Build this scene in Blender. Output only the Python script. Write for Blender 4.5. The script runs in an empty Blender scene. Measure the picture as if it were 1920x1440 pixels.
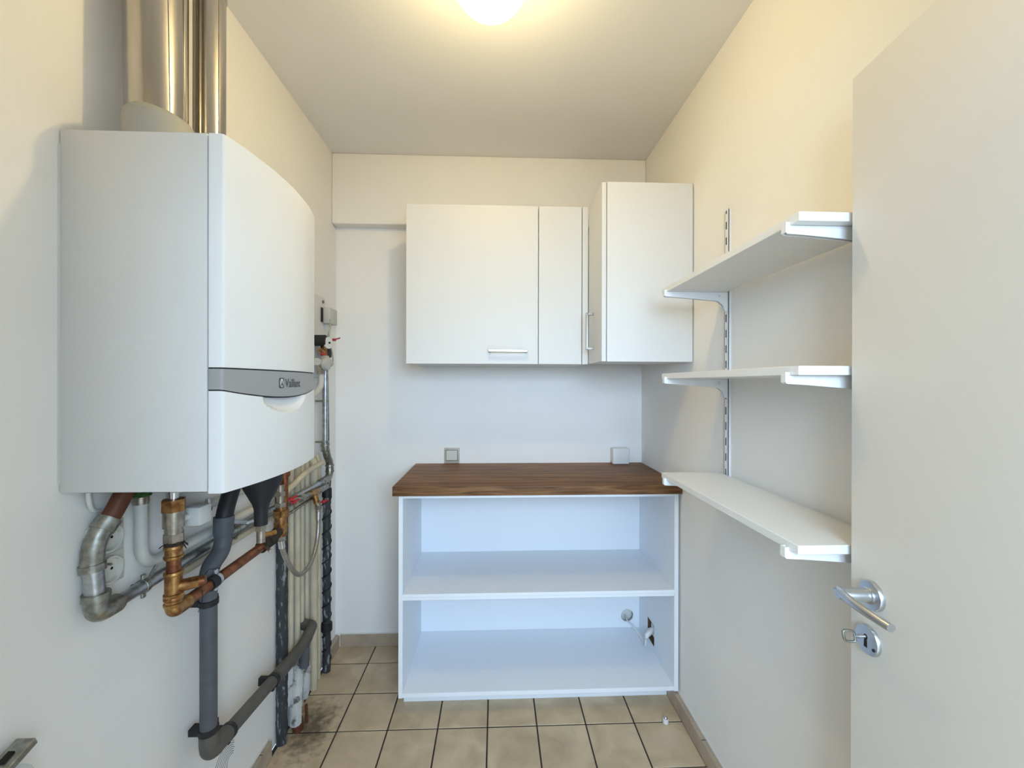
import bpy, bmesh, math, random
from math import sin, cos, pi, radians, sqrt, tan, atan2
from mathutils import Vector, Matrix
random.seed(7)
scene = bpy.context.scene
COL = scene.collection
V = Vector

# ------------------------------------------------------------------ camera
CAM_H = 1.4224
yaw, pitch, roll = .0381563, -.0013091, .0021926
Rt = V((cos(yaw), -sin(yaw), 0)); Fw = V((sin(yaw)*cos(pitch), cos(yaw)*cos(pitch), sin(pitch)))
Up = Rt.cross(Fw)
R2 = cos(roll)*Rt + sin(roll)*Up; U2 = -sin(roll)*Rt + cos(roll)*Up
cam = bpy.data.cameras.new('camera'); camo = bpy.data.objects.new('camera', cam); COL.objects.link(camo)
cam.sensor_fit = 'HORIZONTAL'; cam.sensor_width = 36; cam.lens = 36*769.87/1920
cam.clip_start = .02; cam.clip_end = 50
M3 = Matrix((R2, U2, -Fw)).transposed()
camo.matrix_world = Matrix.Translation((0, 0, CAM_H)) @ M3.to_4x4()
scene.camera = camo

# ------------------------------------------------------------------ world, daylight, exposure
w = bpy.data.worlds.new('sky'); scene.world = w; w.use_nodes = True
w.node_tree.nodes['Background'].inputs[0].default_value = (.62, .78, 1, 1)
w.node_tree.nodes['Background'].inputs[1].default_value = 1.0
# daylight entering through the window of the room behind the doorway
dl = bpy.data.lights.new('window_daylight', 'AREA'); dl.shape = 'RECTANGLE'; dl.size = 2.3; dl.size_y = 1.1
dl.energy = 73; dl.color = (.54, .75, 1.0)
dlo = bpy.data.objects.new('window_daylight', dl); COL.objects.link(dlo)
dlo.location = (.3, -1.86, 1.98); dlo.rotation_euler = (radians(90), 0, 0)      # faces +y
LAMP_STRENGTH = 405; LAMP_COLOR = (1.0, .765, .36); GLOBE_STRENGTH = 2.6
vs = scene.view_settings
vs.view_transform = 'Standard'; vs.look = 'None'; vs.gamma = 1; vs.use_curve_mapping = False
vs.exposure = 1.13

# ------------------------------------------------------------------ materials
MATS = {}
def mat(name, col, rough=.5, metal=0, var=0, vscale=8, vcol=None, bump=0, bscale=60, spec=.5, stretch=None, coat=0, detail=4, ramp=(.35, .65)):
    m = bpy.data.materials.new(name); m.use_nodes = True; MATS[name] = m
    nt = m.node_tree; b = nt.nodes['Principled BSDF']
    b.inputs['Base Color'].default_value = (*col, 1); b.inputs['Roughness'].default_value = rough
    b.inputs['Metallic'].default_value = metal; b.inputs['Specular IOR Level'].default_value = spec
    b.inputs['Coat Weight'].default_value = coat
    tc = nt.nodes.new('ShaderNodeNewGeometry')
    src = tc.outputs['Position']
    if stretch:
        mp = nt.nodes.new('ShaderNodeMapping'); mp.inputs['Scale'].default_value = stretch
        nt.links.new(src, mp.inputs[0]); src = mp.outputs[0]
    if var or vcol:
        n = nt.nodes.new('ShaderNodeTexNoise'); n.inputs['Scale'].default_value = vscale; n.inputs['Detail'].default_value = detail
        nt.links.new(src, n.inputs['Vector'])
        r = nt.nodes.new('ShaderNodeValToRGB')
        v2 = vcol if vcol else tuple(c*(1-var) for c in col)
        r.color_ramp.elements[0].position = ramp[0]; r.color_ramp.elements[1].position = ramp[1]
        r.color_ramp.elements[0].color = (*v2, 1); r.color_ramp.elements[1].color = (*col, 1)
        nt.links.new(n.outputs['Fac'], r.inputs[0]); nt.links.new(r.outputs[0], b.inputs['Base Color'])
    if bump:
        n = nt.nodes.new('ShaderNodeTexNoise'); n.inputs['Scale'].default_value = bscale; n.inputs['Detail'].default_value = 3
        nt.links.new(src, n.inputs['Vector'])
        bp = nt.nodes.new('ShaderNodeBump'); bp.inputs['Strength'].default_value = bump; bp.inputs['Distance'].default_value = .002
        nt.links.new(n.outputs['Fac'], bp.inputs['Height']); nt.links.new(bp.outputs[0], b.inputs['Normal'])
    return m
mat('wall_paint', (.93, .905, .865), .85, var=.03, vscale=2.5, bump=.25, bscale=45, spec=.25)
mat('ceiling_paint', (.89, .88, .87), .9, var=.02, vscale=2, bump=.15, bscale=70, spec=.2)
mat('cabinet_white', (.74, .735, .715), .5, bump=.02, bscale=200)
mat('carcass_white', (.85, .88, .92), .45, bump=.02, bscale=200)
mat('shelf_white', (.84, .83, .80), .4)
mat('door_paint', (.74, .70, .63), .5, var=.02, vscale=3, bump=.05, bscale=30)
mat('bracket_white', (.84, .84, .84), .5, spec=.3)
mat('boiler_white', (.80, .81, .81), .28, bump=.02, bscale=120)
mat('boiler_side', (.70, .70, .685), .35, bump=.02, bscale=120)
mat('boiler_gap', (.03, .03, .035), .6)
mat('trim_grey', (.36, .365, .37), .4, .15, bump=.05, bscale=300)
mat('logo_dark', (.075, .08, .09), .5)
mat('logo_white', (.8, .8, .8), .5)
mat('collar_grey', (.40, .385, .33), .6)
mat('stainless', (.56, .53, .50), .2, 1, var=.2, vscale=5, stretch=(6, 6, .6))
mat('steel_galv', (.52, .54, .56), .38, 1, var=.35, vscale=60)
mat('cast_steel', (.40, .40, .36), .42, 1, var=.4, vscale=70)
mat('handle_steel', (.36, .33, .29), .28, 1)
mat('chrome', (.68, .70, .73), .16, 1)
mat('satin_steel', (.58, .60, .63), .3, 1)
mat('copper', (.36, .135, .06), .38, .75, vcol=(.16, .06, .03), vscale=45)
mat('rust_pipe', (.17, .06, .03), .55, .3, vcol=(.12, .04, .02), vscale=40)
mat('brass', (.50, .29, .11), .38, .9, vcol=(.24, .10, .04), vscale=60)
mat('nickel', (.50, .45, .38), .35, .9, var=.35, vscale=60)
mat('pvc_grey', (.10, .108, .125), .5, var=.15, vscale=25)
mat('pvc_brown', (.115, .108, .095), .55, var=.2, vscale=20)
mat('black_rubber', (.012, .012, .015), .55)
mat('pipe_white', (.66, .65, .60), .45, var=.08, vscale=20)
mat('pipe_cream', (.68, .60, .44), .5, var=.2, vscale=9)
mat('flaky_black', (.035, .037, .042), .6, .0, vcol=(.30, .31, .31), vscale=55, stretch=(1.4, 1.4, .35), ramp=(.33, .44), bump=.7, bscale=60)
mat('plaster_flake', (.55, .56, .55), .85, vcol=(.12, .11, .10), vscale=28, ramp=(.33, .45), bump=.8, bscale=50)
mat('red_plastic', (.42, .012, .02), .4)
mat('plastic_white', (.78, .77, .74), .4)
mat('plastic_beige', (.50, .46, .38), .45)
mat('plastic_grey', (.58, .57, .53), .5)
mat('socket_cream', (.66, .64, .57), .4)
mat('dark_hole', (.01, .01, .01), .8)
mat('grout', (.035, .027, .022), .9)
mat('skirting_tile', (.50, .40, .30), .4, vcol=(.38, .30, .225), vscale=9)
mat('caulk', (.74, .72, .68), .8)
mat('green_tape', (.05, .15, .035), .5, vcol=(.02, .06, .015), vscale=90)
mat('rope_dark', (.03, .02, .015), .9)
mat('chipboard', (.16, .09, .05), .9, var=.4, vscale=150)
mat('hose_braid', (.50, .47, .42), .35, .7, var=.45, vscale=350)
mat('hall_floor', (.60, .52, .42), .5)
mat('white_gloss', (.85, .85, .85), .25)
mat('pencil', (.10, .09, .085), .9)

def tile_material():
    m = bpy.data.materials.new('floor_tile'); m.use_nodes = True; MATS['floor_tile'] = m
    nt = m.node_tree; b = nt.nodes['Principled BSDF']; N = nt.nodes.new; Lk = nt.links.new
    g = N('ShaderNodeNewGeometry'); oi = N('ShaderNodeObjectInfo')
    add = N('ShaderNodeVectorMath'); add.operation = 'MULTIPLY_ADD'
    cmb = N('ShaderNodeCombineXYZ'); Lk(oi.outputs['Random'], cmb.inputs[0]); Lk(oi.outputs['Random'], cmb.inputs[2])
    add.inputs[1].default_value = (37, 37, 37); Lk(cmb.outputs[0], add.inputs[0]); Lk(g.outputs['Position'], add.inputs[2])
    n = N('ShaderNodeTexNoise'); n.inputs['Scale'].default_value = 9; n.inputs['Detail'].default_value = 5; n.inputs['Distortion'].default_value = .6
    Lk(add.outputs[0], n.inputs['Vector'])
    r = N('ShaderNodeValToRGB'); r.color_ramp.elements[0].position = .3; r.color_ramp.elements[1].position = .68
    r.color_ramp.elements[0].color = (.46, .35, .22, 1); r.color_ramp.elements[1].color = (.65, .51, .34, 1)
    Lk(n.outputs['Fac'], r.inputs[0])
    # grime of its own around the foot of the pipes
    d = N('ShaderNodeVectorMath'); d.operation = 'SUBTRACT'; d.inputs[1].default_value = (-.76, 1.72, 0); Lk(g.outputs['Position'], d.inputs[0])
    sc = N('ShaderNodeVectorMath'); sc.operation = 'MULTIPLY'; sc.inputs[1].default_value = (9, 5.5, 0); Lk(d.outputs[0], sc.inputs[0])
    ln = N('ShaderNodeVectorMath'); ln.operation = 'LENGTH'; Lk(sc.outputs[0], ln.inputs[0])
    n2 = N('ShaderNodeTexNoise'); n2.inputs['Scale'].default_value = 38; n2.inputs['Detail'].default_value = 6; Lk(g.outputs['Position'], n2.inputs['Vector'])
    mm = N('ShaderNodeMath'); mm.operation = 'MULTIPLY_ADD'; mm.inputs[1].default_value = 1.9; Lk(n2.outputs['Fac'], mm.inputs[0]); Lk(ln.outputs['Value'], mm.inputs[2])
    mr = N('ShaderNodeMapRange'); mr.inputs[1].default_value = 1.1; mr.inputs[2].default_value = 1.9; mr.inputs[3].default_value = .8; mr.inputs[4].default_value = 0
    Lk(mm.outputs[0], mr.inputs[0])
    mix = N('ShaderNodeMix'); mix.data_type = 'RGBA'; mix.inputs['B'].default_value = (.055, .042, .022, 1)
    Lk(mr.outputs[0], mix.inputs['Factor']); Lk(r.outputs[0], mix.inputs['A']); Lk(mix.outputs['Result'], b.inputs['Base Color'])
    b.inputs['Roughness'].default_value = .42
tile_material()

def wood_material():
    m = bpy.data.materials.new('worktop_wood'); m.use_nodes = True; MATS['worktop_wood'] = m
    nt = m.node_tree; b = nt.nodes['Principled BSDF']; N = nt.nodes.new; Lk = nt.links.new
    g = N('ShaderNodeNewGeometry'); sep = N('ShaderNodeSeparateXYZ'); Lk(g.outputs['Position'], sep.inputs[0])
    # staves across the depth (each about 8 cm), offset grain for each
    st = N('ShaderNodeMath'); st.operation = 'MULTIPLY'; st.inputs[1].default_value = 11.5; Lk(sep.outputs[1], st.inputs[0])
    fl = N('ShaderNodeMath'); fl.operation = 'FLOOR'; Lk(st.outputs[0], fl.inputs[0])
    wn = N('ShaderNodeTexWhiteNoise'); wn.noise_dimensions = '1D'; Lk(fl.outputs[0], wn.inputs['W'])
    off = N('ShaderNodeVectorMath'); off.operation = 'MULTIPLY_ADD'; off.inputs[1].default_value = (9, 9, 9)
    Lk(wn.outputs['Color'], off.inputs[0]); Lk(g.outputs['Position'], off.inputs[2])
    mp = N('ShaderNodeMapping'); mp.inputs['Scale'].default_value = (2.0, 36, 36); Lk(off.outputs[0], mp.inputs[0])
    n = N('ShaderNodeTexNoise'); n.inputs['Scale'].default_value = 1.6; n.inputs['Detail'].default_value = 7; n.inputs['Distortion'].default_value = 1.4
    Lk(mp.outputs[0], n.inputs['Vector'])
    r = N('ShaderNodeValToRGB'); e = r.color_ramp.elements
    e[0].position = .28; e[0].color = (.105, .046, .019, 1); e[1].position = .72; e[1].color = (.40, .205, .092, 1)
    x = e.new(.5); x.color = (.25, .12, .052, 1)
    Lk(n.outputs['Fac'], r.inputs[0])
    hs = N('ShaderNodeMapRange'); hs.inputs[3].default_value = .72; hs.inputs[4].default_value = 1.22; Lk(wn.outputs['Value'], hs.inputs[0])
    mx = N('ShaderNodeVectorMath'); mx.operation = 'SCALE'; Lk(r.outputs[0], mx.inputs[0]); Lk(hs.outputs[0], mx.inputs['Scale'])
    Lk(mx.outputs[0], b.inputs['Base Color']); b.inputs['Roughness'].default_value = .55; b.inputs['Specular IOR Level'].default_value = .25
wood_material()

def emit(name, col, s, transp=0):
    m = bpy.data.materials.new(name); m.use_nodes = True; MATS[name] = m
    nt = m.node_tree; nt.nodes.remove(nt.nodes['Principled BSDF']); out = nt.nodes['Material Output']
    e = nt.nodes.new('ShaderNodeEmission'); e.inputs[0].default_value = (*col, 1); e.inputs[1].default_value = s
    if transp:
        t = nt.nodes.new('ShaderNodeBsdfTransparent'); mx = nt.nodes.new('ShaderNodeMixShader'); mx.inputs[0].default_value = 1-transp
        nt.links.new(t.outputs[0], mx.inputs[1]); nt.links.new(e.outputs[0], mx.inputs[2]); nt.links.new(mx.outputs[0], out.inputs[0])
    else:
        nt.links.new(e.outputs[0], out.inputs[0])
emit('bulb_glow', LAMP_COLOR, LAMP_STRENGTH)
emit('globe_glow', (1.0, .84, .42), GLOBE_STRENGTH, .55)
def glass():
    m = bpy.data.materials.new('pane_glass'); m.use_nodes = True; MATS['pane_glass'] = m
    b = m.node_tree.nodes['Principled BSDF']; b.inputs['Transmission Weight'].default_value = 1; b.inputs['Roughness'].default_value = 0; b.inputs['IOR'].default_value = 1.45
glass()

# ------------------------------------------------------------------ mesh building
class MB:
    def __init__(s): s.v = []; s.f = []
    def add(s, vs, fs):
        o = len(s.v); s.v += [tuple(a) for a in vs]; s.f += [tuple(i+o for i in f) for f in fs]; return s
    def box(s, lo, hi, bev=0, seg=1):
        lo, hi = [min(a, b) for a, b in zip(lo, hi)], [max(a, b) for a, b in zip(lo, hi)]
        bm = bmesh.new(); bmesh.ops.create_cube(bm, size=1)
        for v in bm.verts: v.co = V([lo[i]+(v.co[i]+.5)*(hi[i]-lo[i]) for i in range(3)])
        if bev: bmesh.ops.bevel(bm, geom=bm.edges[:], offset=bev, segments=seg, affect='EDGES', profile=.5)
        bm.verts.index_update(); s.add([v.co for v in bm.verts], [[v.index for v in f.verts] for f in bm.faces]); bm.free(); return s
    def obox(s, c, ax, ay, az, size, bev=0):           # oriented box
        t = MB().box([-k/2 for k in size], [k/2 for k in size], bev)
        c = V(c); ax, ay, az = V(ax), V(ay), V(az)
        s.add([c+ax*p[0]+ay*p[1]+az*p[2] for p in t.v], t.f); return s
    def tube(s, pts, r, seg=14, caps=True, closed=False):
        pts = [V(p) for p in pts]; n = len(pts); rs = r if isinstance(r, (list, tuple)) else [r]*n
        T = []
        for i in range(n):
            if closed: a, b = pts[i-1], pts[(i+1) % n]
            else: a, b = pts[max(i-1, 0)], pts[min(i+1, n-1)]
            T.append((b-a).normalized())
        up = V((0, 0, 1)) if abs(T[0].z) < .9 else V((1, 0, 0))
        N = (up-T[0]*up.dot(T[0])).normalized(); vs = []; fs = []
        for i in range(n):
            if i:
                ax = T[i-1].cross(T[i])
                if ax.length > 1e-7: N = Matrix.Rotation(T[i-1].angle(T[i]), 3, ax.normalized()) @ N
                N = (N-T[i]*N.dot(T[i])).normalized()
            B = T[i].cross(N)
            for k in range(seg):
                a = 2*pi*k/seg; vs.append(pts[i]+(N*cos(a)+B*sin(a))*rs[i])
        m = n if closed else n-1
        for i in range(m):
            for k in range(seg):
                k2 = (k+1) % seg; j = (i+1) % n
                fs.append((i*seg+k, i*seg+k2, j*seg+k2, j*seg+k))
        if caps and not closed:
            fs.append(tuple(range(seg-1, -1, -1))); fs.append(tuple((n-1)*seg+k for k in range(seg)))
        return s.add(vs, fs)
    def cyl(s, a, b, r, seg=20, bev=0):
        a, b = V(a), V(b); d = (b-a).normalized()
        if bev: return s.tube([a, a+d*1e-5, a+d*bev, b-d*bev, b-d*1e-5, b], [r-bev, r-bev, r, r, r-bev, r-bev], seg)
        return s.tube([a, b], r, seg)
    def hexnut(s, a, b, r): return s.tube([a, b], r, 6)
    def lathe(s, prof, base, axis=(0, 0, 1), seg=28):
        base = V(base); ax = V(axis).normalized(); u = V((0, 0, 1)) if abs(ax.z) < .9 else V((1, 0, 0))
        n = (u-ax*u.dot(ax)).normalized(); b = ax.cross(n); vs = []; fs = []
        for r, h in prof:
            for k in range(seg):
                a = 2*pi*k/seg; vs.append(base+ax*h+(n*cos(a)+b*sin(a))*max(r, 1e-5))
        for i in range(len(prof)-1):
            for k in range(seg):
                k2 = (k+1) % seg; fs.append((i*seg+k, i*seg+k2, (i+1)*seg+k2, (i+1)*seg+k))
        fs.append(tuple(range(seg-1, -1, -1))); fs.append(tuple((len(prof)-1)*seg+k for k in range(seg)))
        return s.add(vs, fs)
    def prism(s, poly, o, ex, ey, en, th):
        o, ex, ey, en = V(o), V(ex), V(ey), V(en); n = len(poly)
        a = [o+ex*p[0]+ey*p[1] for p in poly]; b = [p+en*th for p in a]
        return s.add(a+b, [tuple(range(n-1, -1, -1)), tuple(range(n, 2*n))]+[(i, (i+1) % n, n+(i+1) % n, n+i) for i in range(n)])
    def sphere(s, c, r, seg=24, rings=12, sc=(1, 1, 1)):
        prof = [(r*sin(pi*i/rings), -r*cos(pi*i/rings)) for i in range(rings+1)]
        t = MB().lathe(prof, (0, 0, 0), (0, 0, 1), seg); c = V(c)
        return s.add([c+V((p[0]*sc[0], p[1]*sc[1], p[2]*sc[2])) for p in t.v], t.f)
    def jitter(s, amp):
        s.v = [tuple(c+random.uniform(-amp, amp) for c in p) for p in s.v]; return s

def fillet(pts, br, n=6):
    pts = [V(p) for p in pts]; out = [pts[0]]
    for i in range(1, len(pts)-1):
        p = pts[i]; a = pts[i-1]-p; b = pts[i+1]-p
        rr = br[i-1] if isinstance(br, (list, tuple)) else br
        t = min(rr, a.length*.49, b.length*.49); A = p+a.normalized()*t; B = p+b.normalized()*t
        for k in range(n+1):
            q = k/n; out.append(A*(1-q)**2+p*2*q*(1-q)+B*q*q)
    out.append(pts[-1]); return out
def spline(pts, n=8):
    pts = [V(p) for p in pts]; P = [pts[0]]+pts+[pts[-1]]; out = []
    for i in range(1, len(P)-2):
        a, b, c, d = P[i-1], P[i], P[i+1], P[i+2]
        for k in range(n):
            t = k/n; out.append(.5*((2*b)+(c-a)*t+(2*a-5*b+4*c-d)*t*t+(3*b-a-3*c+d)*t**3))
    out.append(pts[-1]); return out

def root_loc(o):
    while o.parent: o = o.parent
    return V(o.location)
def obj(name, mb, m, parent=None, origin=None, smooth=35):
    if parent is not None: O = root_loc(parent)
    elif origin is not None: O = V(origin)
    else:
        xs = [p[0] for p in mb.v]; ys = [p[1] for p in mb.v]; zs = [p[2] for p in mb.v]
        O = V(((min(xs)+max(xs))/2, (min(ys)+max(ys))/2, min(zs)))
    me = bpy.data.meshes.new(name); me.from_pydata([tuple(V(p)-O) for p in mb.v], [], mb.f)
    bm = bmesh.new(); bm.from_mesh(me); bmesh.ops.recalc_face_normals(bm, faces=bm.faces[:]); bm.to_mesh(me); bm.free()
    me.polygons.foreach_set('use_smooth', [True]*len(me.polygons)); me.set_sharp_from_angle(angle=radians(smooth))
    me.materials.append(MATS[m]); o = bpy.data.objects.new(name, me); COL.objects.link(o)
    if parent is not None: o.parent = parent
    else: o.location = O
    return o
def tag(o, label, cat, group=None):
    o['label'] = label; o['category'] = cat
    if group: o['group'] = group
    return o
def thing(name, label, cat, loc, group=None):
    o = bpy.data.objects.new(name, None); COL.objects.link(o); o.location = loc; o.empty_display_size = .05
    return tag(o, label, cat, group)
def struct(o, label=None):
    o['kind'] = 'structure'
    if label: o['label'] = label
    return o

# ------------------------------------------------------------------ the room
XL, XR, YB, ZC = -.866, .807, 2.253, 2.632
YF = -.03                                    # inner face of the wall with the doorway
DX0, DX1, DZ = -.22, .64, 2.03               # doorway
HALL_Y = -1.9
T = .205; GX, GY = -.6485, 1.7005            # tile grid

struct(obj('ceiling', MB().box((-1.9, HALL_Y-.1, ZC), (2.3, YB+.1, ZC+.1)), 'ceiling_paint'), 'white painted ceiling')
struct(obj('wall_left', MB().box((XL-.1, YF, 0), (XL, YB+.1, ZC)), 'wall_paint'), 'white painted wall carrying the boiler')
struct(obj('wall_right', MB().box((XR, YF, 0), (XR+.1, YB+.1, ZC)), 'wall_paint'), 'white painted wall carrying the shelves')
struct(obj('wall_back', MB().box((XL, YB, 0), (XR, YB+.1, ZC)), 'wall_paint'), 'white painted wall behind the cabinets')
struct(obj('trim_1', MB().box((XL, 2.192, 2.262), (XR, YB, ZC), .004), 'wall_paint'), 'white boxed-in beam under the ceiling')
struct(obj('wall_front', MB().box((XL-.1, YF-.12, 0), (DX0, YF, ZC)).box((DX1, YF-.12, 0), (XR+.1, YF, ZC)).box((DX0, YF-.12, DZ), (DX1, YF, ZC)), 'wall_paint'), 'white wall with the doorway')
fr = MB()
for y0, y1 in ((YF, YF+.012), (YF-.132, YF-.12)):
    fr.box((DX0-.06, y0, 0), (DX0+.004, y1, DZ+.06), .002).box((DX1-.004, y0, 0), (DX1+.06, y1, DZ+.06), .002).box((DX0-.06, y0, DZ-.004), (DX1+.06, y1, DZ+.06), .002)
fr.box((DX0, YF-.12, 0), (DX0+.018, YF, DZ)).box((DX0, YF-.12, DZ-.018), (DX1, YF, DZ))
struct(obj('trim_2', fr, 'door_paint'), 'white door casing')

# room behind the doorway with its window
struct(obj('floor_hall', MB().box((-1.8, HALL_Y, -.05), (2.2, YF, 0)), 'hall_floor'), 'plain floor of the room behind')
struct(obj('wall_hall_left', MB().box((-1.9, HALL_Y-.1, 0), (-1.8, YF-.12, ZC)), 'wall_paint'))
struct(obj('wall_hall_right', MB().box((2.2, HALL_Y-.1, 0), (2.3, YF-.12, ZC)), 'wall_paint'))
WX0, WX1, WZ0, WZ1 = -.9, 1.5, 1.4, 2.56
struct(obj('wall_hall_back', MB().box((-1.8, HALL_Y-.1, 0), (WX0, HALL_Y, ZC)).box((WX1, HALL_Y-.1, 0), (2.2, HALL_Y, ZC)).box((WX0, HALL_Y-.1, 0), (WX1, HALL_Y, WZ0)).box((WX0, HALL_Y-.1, WZ1), (WX1, HALL_Y, ZC)), 'wall_paint'))
struct(obj('wall_hall_front', MB().box((-1.8, YF-.12, 0), (XL-.1, YF, ZC)).box((XR+.1, YF-.12, 0), (2.2, YF, ZC)), 'wall_paint'))
wn = bpy.data.objects.new('window_1', None); COL.objects.link(wn); wn.location = ((WX0+WX1)/2, HALL_Y-.05, WZ0); struct(wn, 'two-pane white window of the room behind')
xm = (WX0+WX1)/2; y0, y1 = HALL_Y-.08, HALL_Y-.03
obj('frame', MB().box((WX0, y0, WZ0), (WX0+.05, y1, WZ1)).box((WX1-.05, y0, WZ0), (WX1, y1, WZ1)).box((WX0, y0, WZ0), (WX1, y1, WZ0+.05)).box((WX0, y0, WZ1-.05), (WX1, y1, WZ1)).box((xm-.03, y0, WZ0), (xm+.03, y1, WZ1)), 'white_gloss', wn)
for a, b in ((WX0+.05, xm-.03), (xm+.03, WX1-.05)): obj('pane', MB().box((a, HALL_Y-.057, WZ0+.05), (b, HALL_Y-.053, WZ1-.05)), 'pane_glass', wn)

# floor: recessed dark grout bed, one object for each tile
floor = struct(obj('floor', MB().box((XL, YF, -.06), (XR, YB, -.0025)), 'grout', origin=(0, 0, -.06)), 'beige square tiles with dark joints')
tile_mesh = {}
i0, i1 = -2, 8; j0 = -9
for i in range(-2, 8):
    for j in range(-9, 4):
        x0, x1 = GX+i*T+.003, GX+(i+1)*T-.003; ya, yb = GY+j*T+.003, GY+(j+1)*T-.003
        x0, x1, ya, yb = max(x0, XL), min(x1, XR), max(ya, YF), min(yb, YB)
        if x1-x0 < .01 or yb-ya < .01: continue
        key = (round(x1-x0, 4), round(yb-ya, 4))
        if key not in tile_mesh:
            t = obj('tile', MB().box((x0, ya, -.009), (x1, yb, 0), .0012), 'floor_tile', floor)
            c = V(((x0+x1)/2, (ya+yb)/2, 0)); O = root_loc(floor)
            for v in t.data.vertices: v.co = v.co+O-c
            tile_mesh[key] = t.data
        else:
            t = bpy.data.objects.new('tile', tile_mesh[key]); COL.objects.link(t); t.parent = floor
        t.location = V(((x0+x1)/2, (ya+yb)/2, random.uniform(-.0006, .0004)))-root_loc(floor)

# tiled skirting: every piece its own object
def skirting(name, label, runs, axis, face, wall, h=.066):
    b = bpy.data.objects.new(name, None); COL.objects.link(b); struct(b, label)
    b.location = ((face+wall)/2, runs[0][0], 0) if axis == 'y' else (runs[0][0], (face+wall)/2, 0)
    for a, c in runs:
        lo, hi = ((face, a+.0018, 0), (wall, c-.0018, h)) if axis == 'y' else ((a+.0018, face, 0), (c-.0018, wall, h))
        obj('skirting_tile', MB().box(lo, hi, .0015), 'skirting_tile', b)
    a, c = runs[0][0], runs[-1][1]
    e = .006 if wall > face else -.006
    gi = .003 if wall > face else -.003
    for _, c_ in runs[:-1]:
        lo, hi = ((face+gi, c_-.004, .001), (wall, c_+.004, h-.002)) if axis == 'y' else ((c_-.004, face+gi, .001), (c_+.004, wall, h-.002))
        obj('joint', MB().box(lo, hi), 'grout', b)
    lo, hi = ((wall-e, a, h), (wall, c, h+.004)) if axis == 'y' else ((a, wall-e, h), (c, wall, h+.004))
    obj('caulk_line', MB().box(lo, hi), 'caulk', b)
skirting('baseboard_right', 'beige tile skirting along the shelf wall', [(-.02, .195), (.195, .53), (.53, .865), (.865, 1.2), (1.2, 1.535), (1.535, 1.87), (1.87, 2.23)], 'y', .783, XR)
skirting('baseboard_left', 'beige tile skirting along the boiler wall', [(-.02, .19), (.19, .525), (.525, .86), (.86, 1.195), (1.195, 1.53), (1.53, 1.59)], 'y', XL+.02, XL)
skirting('baseboard_left', 'short beige skirting in the far corner by the black pipe', [(2.085, 2.242)], 'y', XL+.026, XL)
skirting('baseboard_back', 'beige tile skirting left of the open cabinet', [(XL+.027, -.5), (-.5, -.17), (-.17, .16), (.16, .49), (.49, .78)], 'x', 2.243, YB)

# ------------------------------------------------------------------ base cabinet
CF, CB = 1.765, 2.215
CX0, CX1 = -.415, .7975
cab = thing('base_cabinet', 'wide open white cabinet with two compartments under the wooden worktop', 'cabinet', (.19, 1.99, 0))
obj('side_panel', MB().box((CX0, CF, .078), (CX0+.018, CB, .945), .0008), 'carcass_white', cab)
# right side panel with a rectangular cut-out
cy0, cy1, cz0, cz1 = 1.992, 2.082, .125, .228
xa, xb = CX1-.018, CX1
sp = obj('side_panel', MB().box((xa, CF, .078), (xb, cy0, .945)).box((xa, cy1, .078), (xb, CB, .945)).box((xa, cy0, .078), (xb, cy1, cz0)).box((xa, cy0, cz1), (xb, cy1, .945)), 'carcass_white', cab)
obj('cutout_edge', MB().box((xa+.001, cy0, cz0), (xb, cy0+.003, cz1)).box((xa+.001, cy1-.003, cz0), (xb, cy1, cz1)).box((xa+.001, cy0, cz0), (xb, cy1, cz0+.003)).box((xa+.001, cy0, cz1-.003), (xb, cy1, cz1)).box((xb+.0005, cy0-.004, cz0-.004), (xb+.003, cy1+.004, cz1+.004)), 'chipboard', sp)
ix0, ix1 = CX0+.018, CX1-.018
# back panel with a round cable hole
hx, hz, hr = .713, .163, .034
def plate_hole(x0, x1, z0, z1, y, th, n=32):
    c = []; o = []
    for k in range(n):
        a = 2*pi*k/n+pi/n; dx, dz = cos(a), sin(a)
        c.append((hx+hr*dx, hz+hr*dz))
        t = min(((x1-hx) if dx > 0 else (x0-hx))/dx, ((z1-hz) if dz > 0 else (z0-hz))/dz)
        o.append((hx+t*dx, hz+t*dz))
    for cx, cz in ((x0, z0), (x0, z1), (x1, z0), (x1, z1)):
        k = min(range(n), key=lambda q: (o[q][0]-cx)**2/4+(o[q][1]-cz)**2); o[k] = (cx, cz)
    vs = [(p[0], y, p[1]) for p in c]+[(p[0], y, p[1]) for p in o]; vs += [(p[0], y+th, p[2]) for p in vs]
    fs = []
    for k in range(n):
        q = (k+1) % n; m = 2*n
        fs += [(k, q, n+q, n+k), (m+k, m+n+k, m+n+q, m+q), (k, m+k, m+q, q), (n+k, n+q, m+n+q, m+n+k)]
    return MB().add(vs, fs)
obj('back_panel', plate_hole(ix0, ix1, .098, .502, 2.205, .008), 'carcass_white', cab)
obj('back_panel', MB().box((ix0, 2.205, .522), (ix1, 2.213, .945)), 'carcass_white', cab)
obj('bottom_panel', MB().box((ix0, CF, .08), (ix1, 2.205, .098), .0008), 'carcass_white', cab)
obj('middle_shelf', MB().box((ix0, CF-.001, .509), (ix1, 2.205, .522), .0008), 'carcass_white', cab)
obj('shelf_rail', MB().box((ix0, CF+.002, .494), (ix1, CF+.1, .5075), .0008), 'carcass_white', cab)
obj('top_rail', MB().box((ix0, CF, .931), (ix1, CF+.08, .945), .0008), 'carcass_white', cab)
obj('top_rail', MB().box((ix0, 2.12, .931), (ix1, 2.205, .945), .0008), 'carcass_white', cab)
obj('plinth', MB().box((-.41, 1.848, 0), (.782, 1.864, .078), .0008), 'carcass_white', cab)
for x in (-.38, .72): obj('foot', MB().cyl((x, 2.1, 0), (x, 2.1, .08), .018), 'black_rubber', cab)
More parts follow.
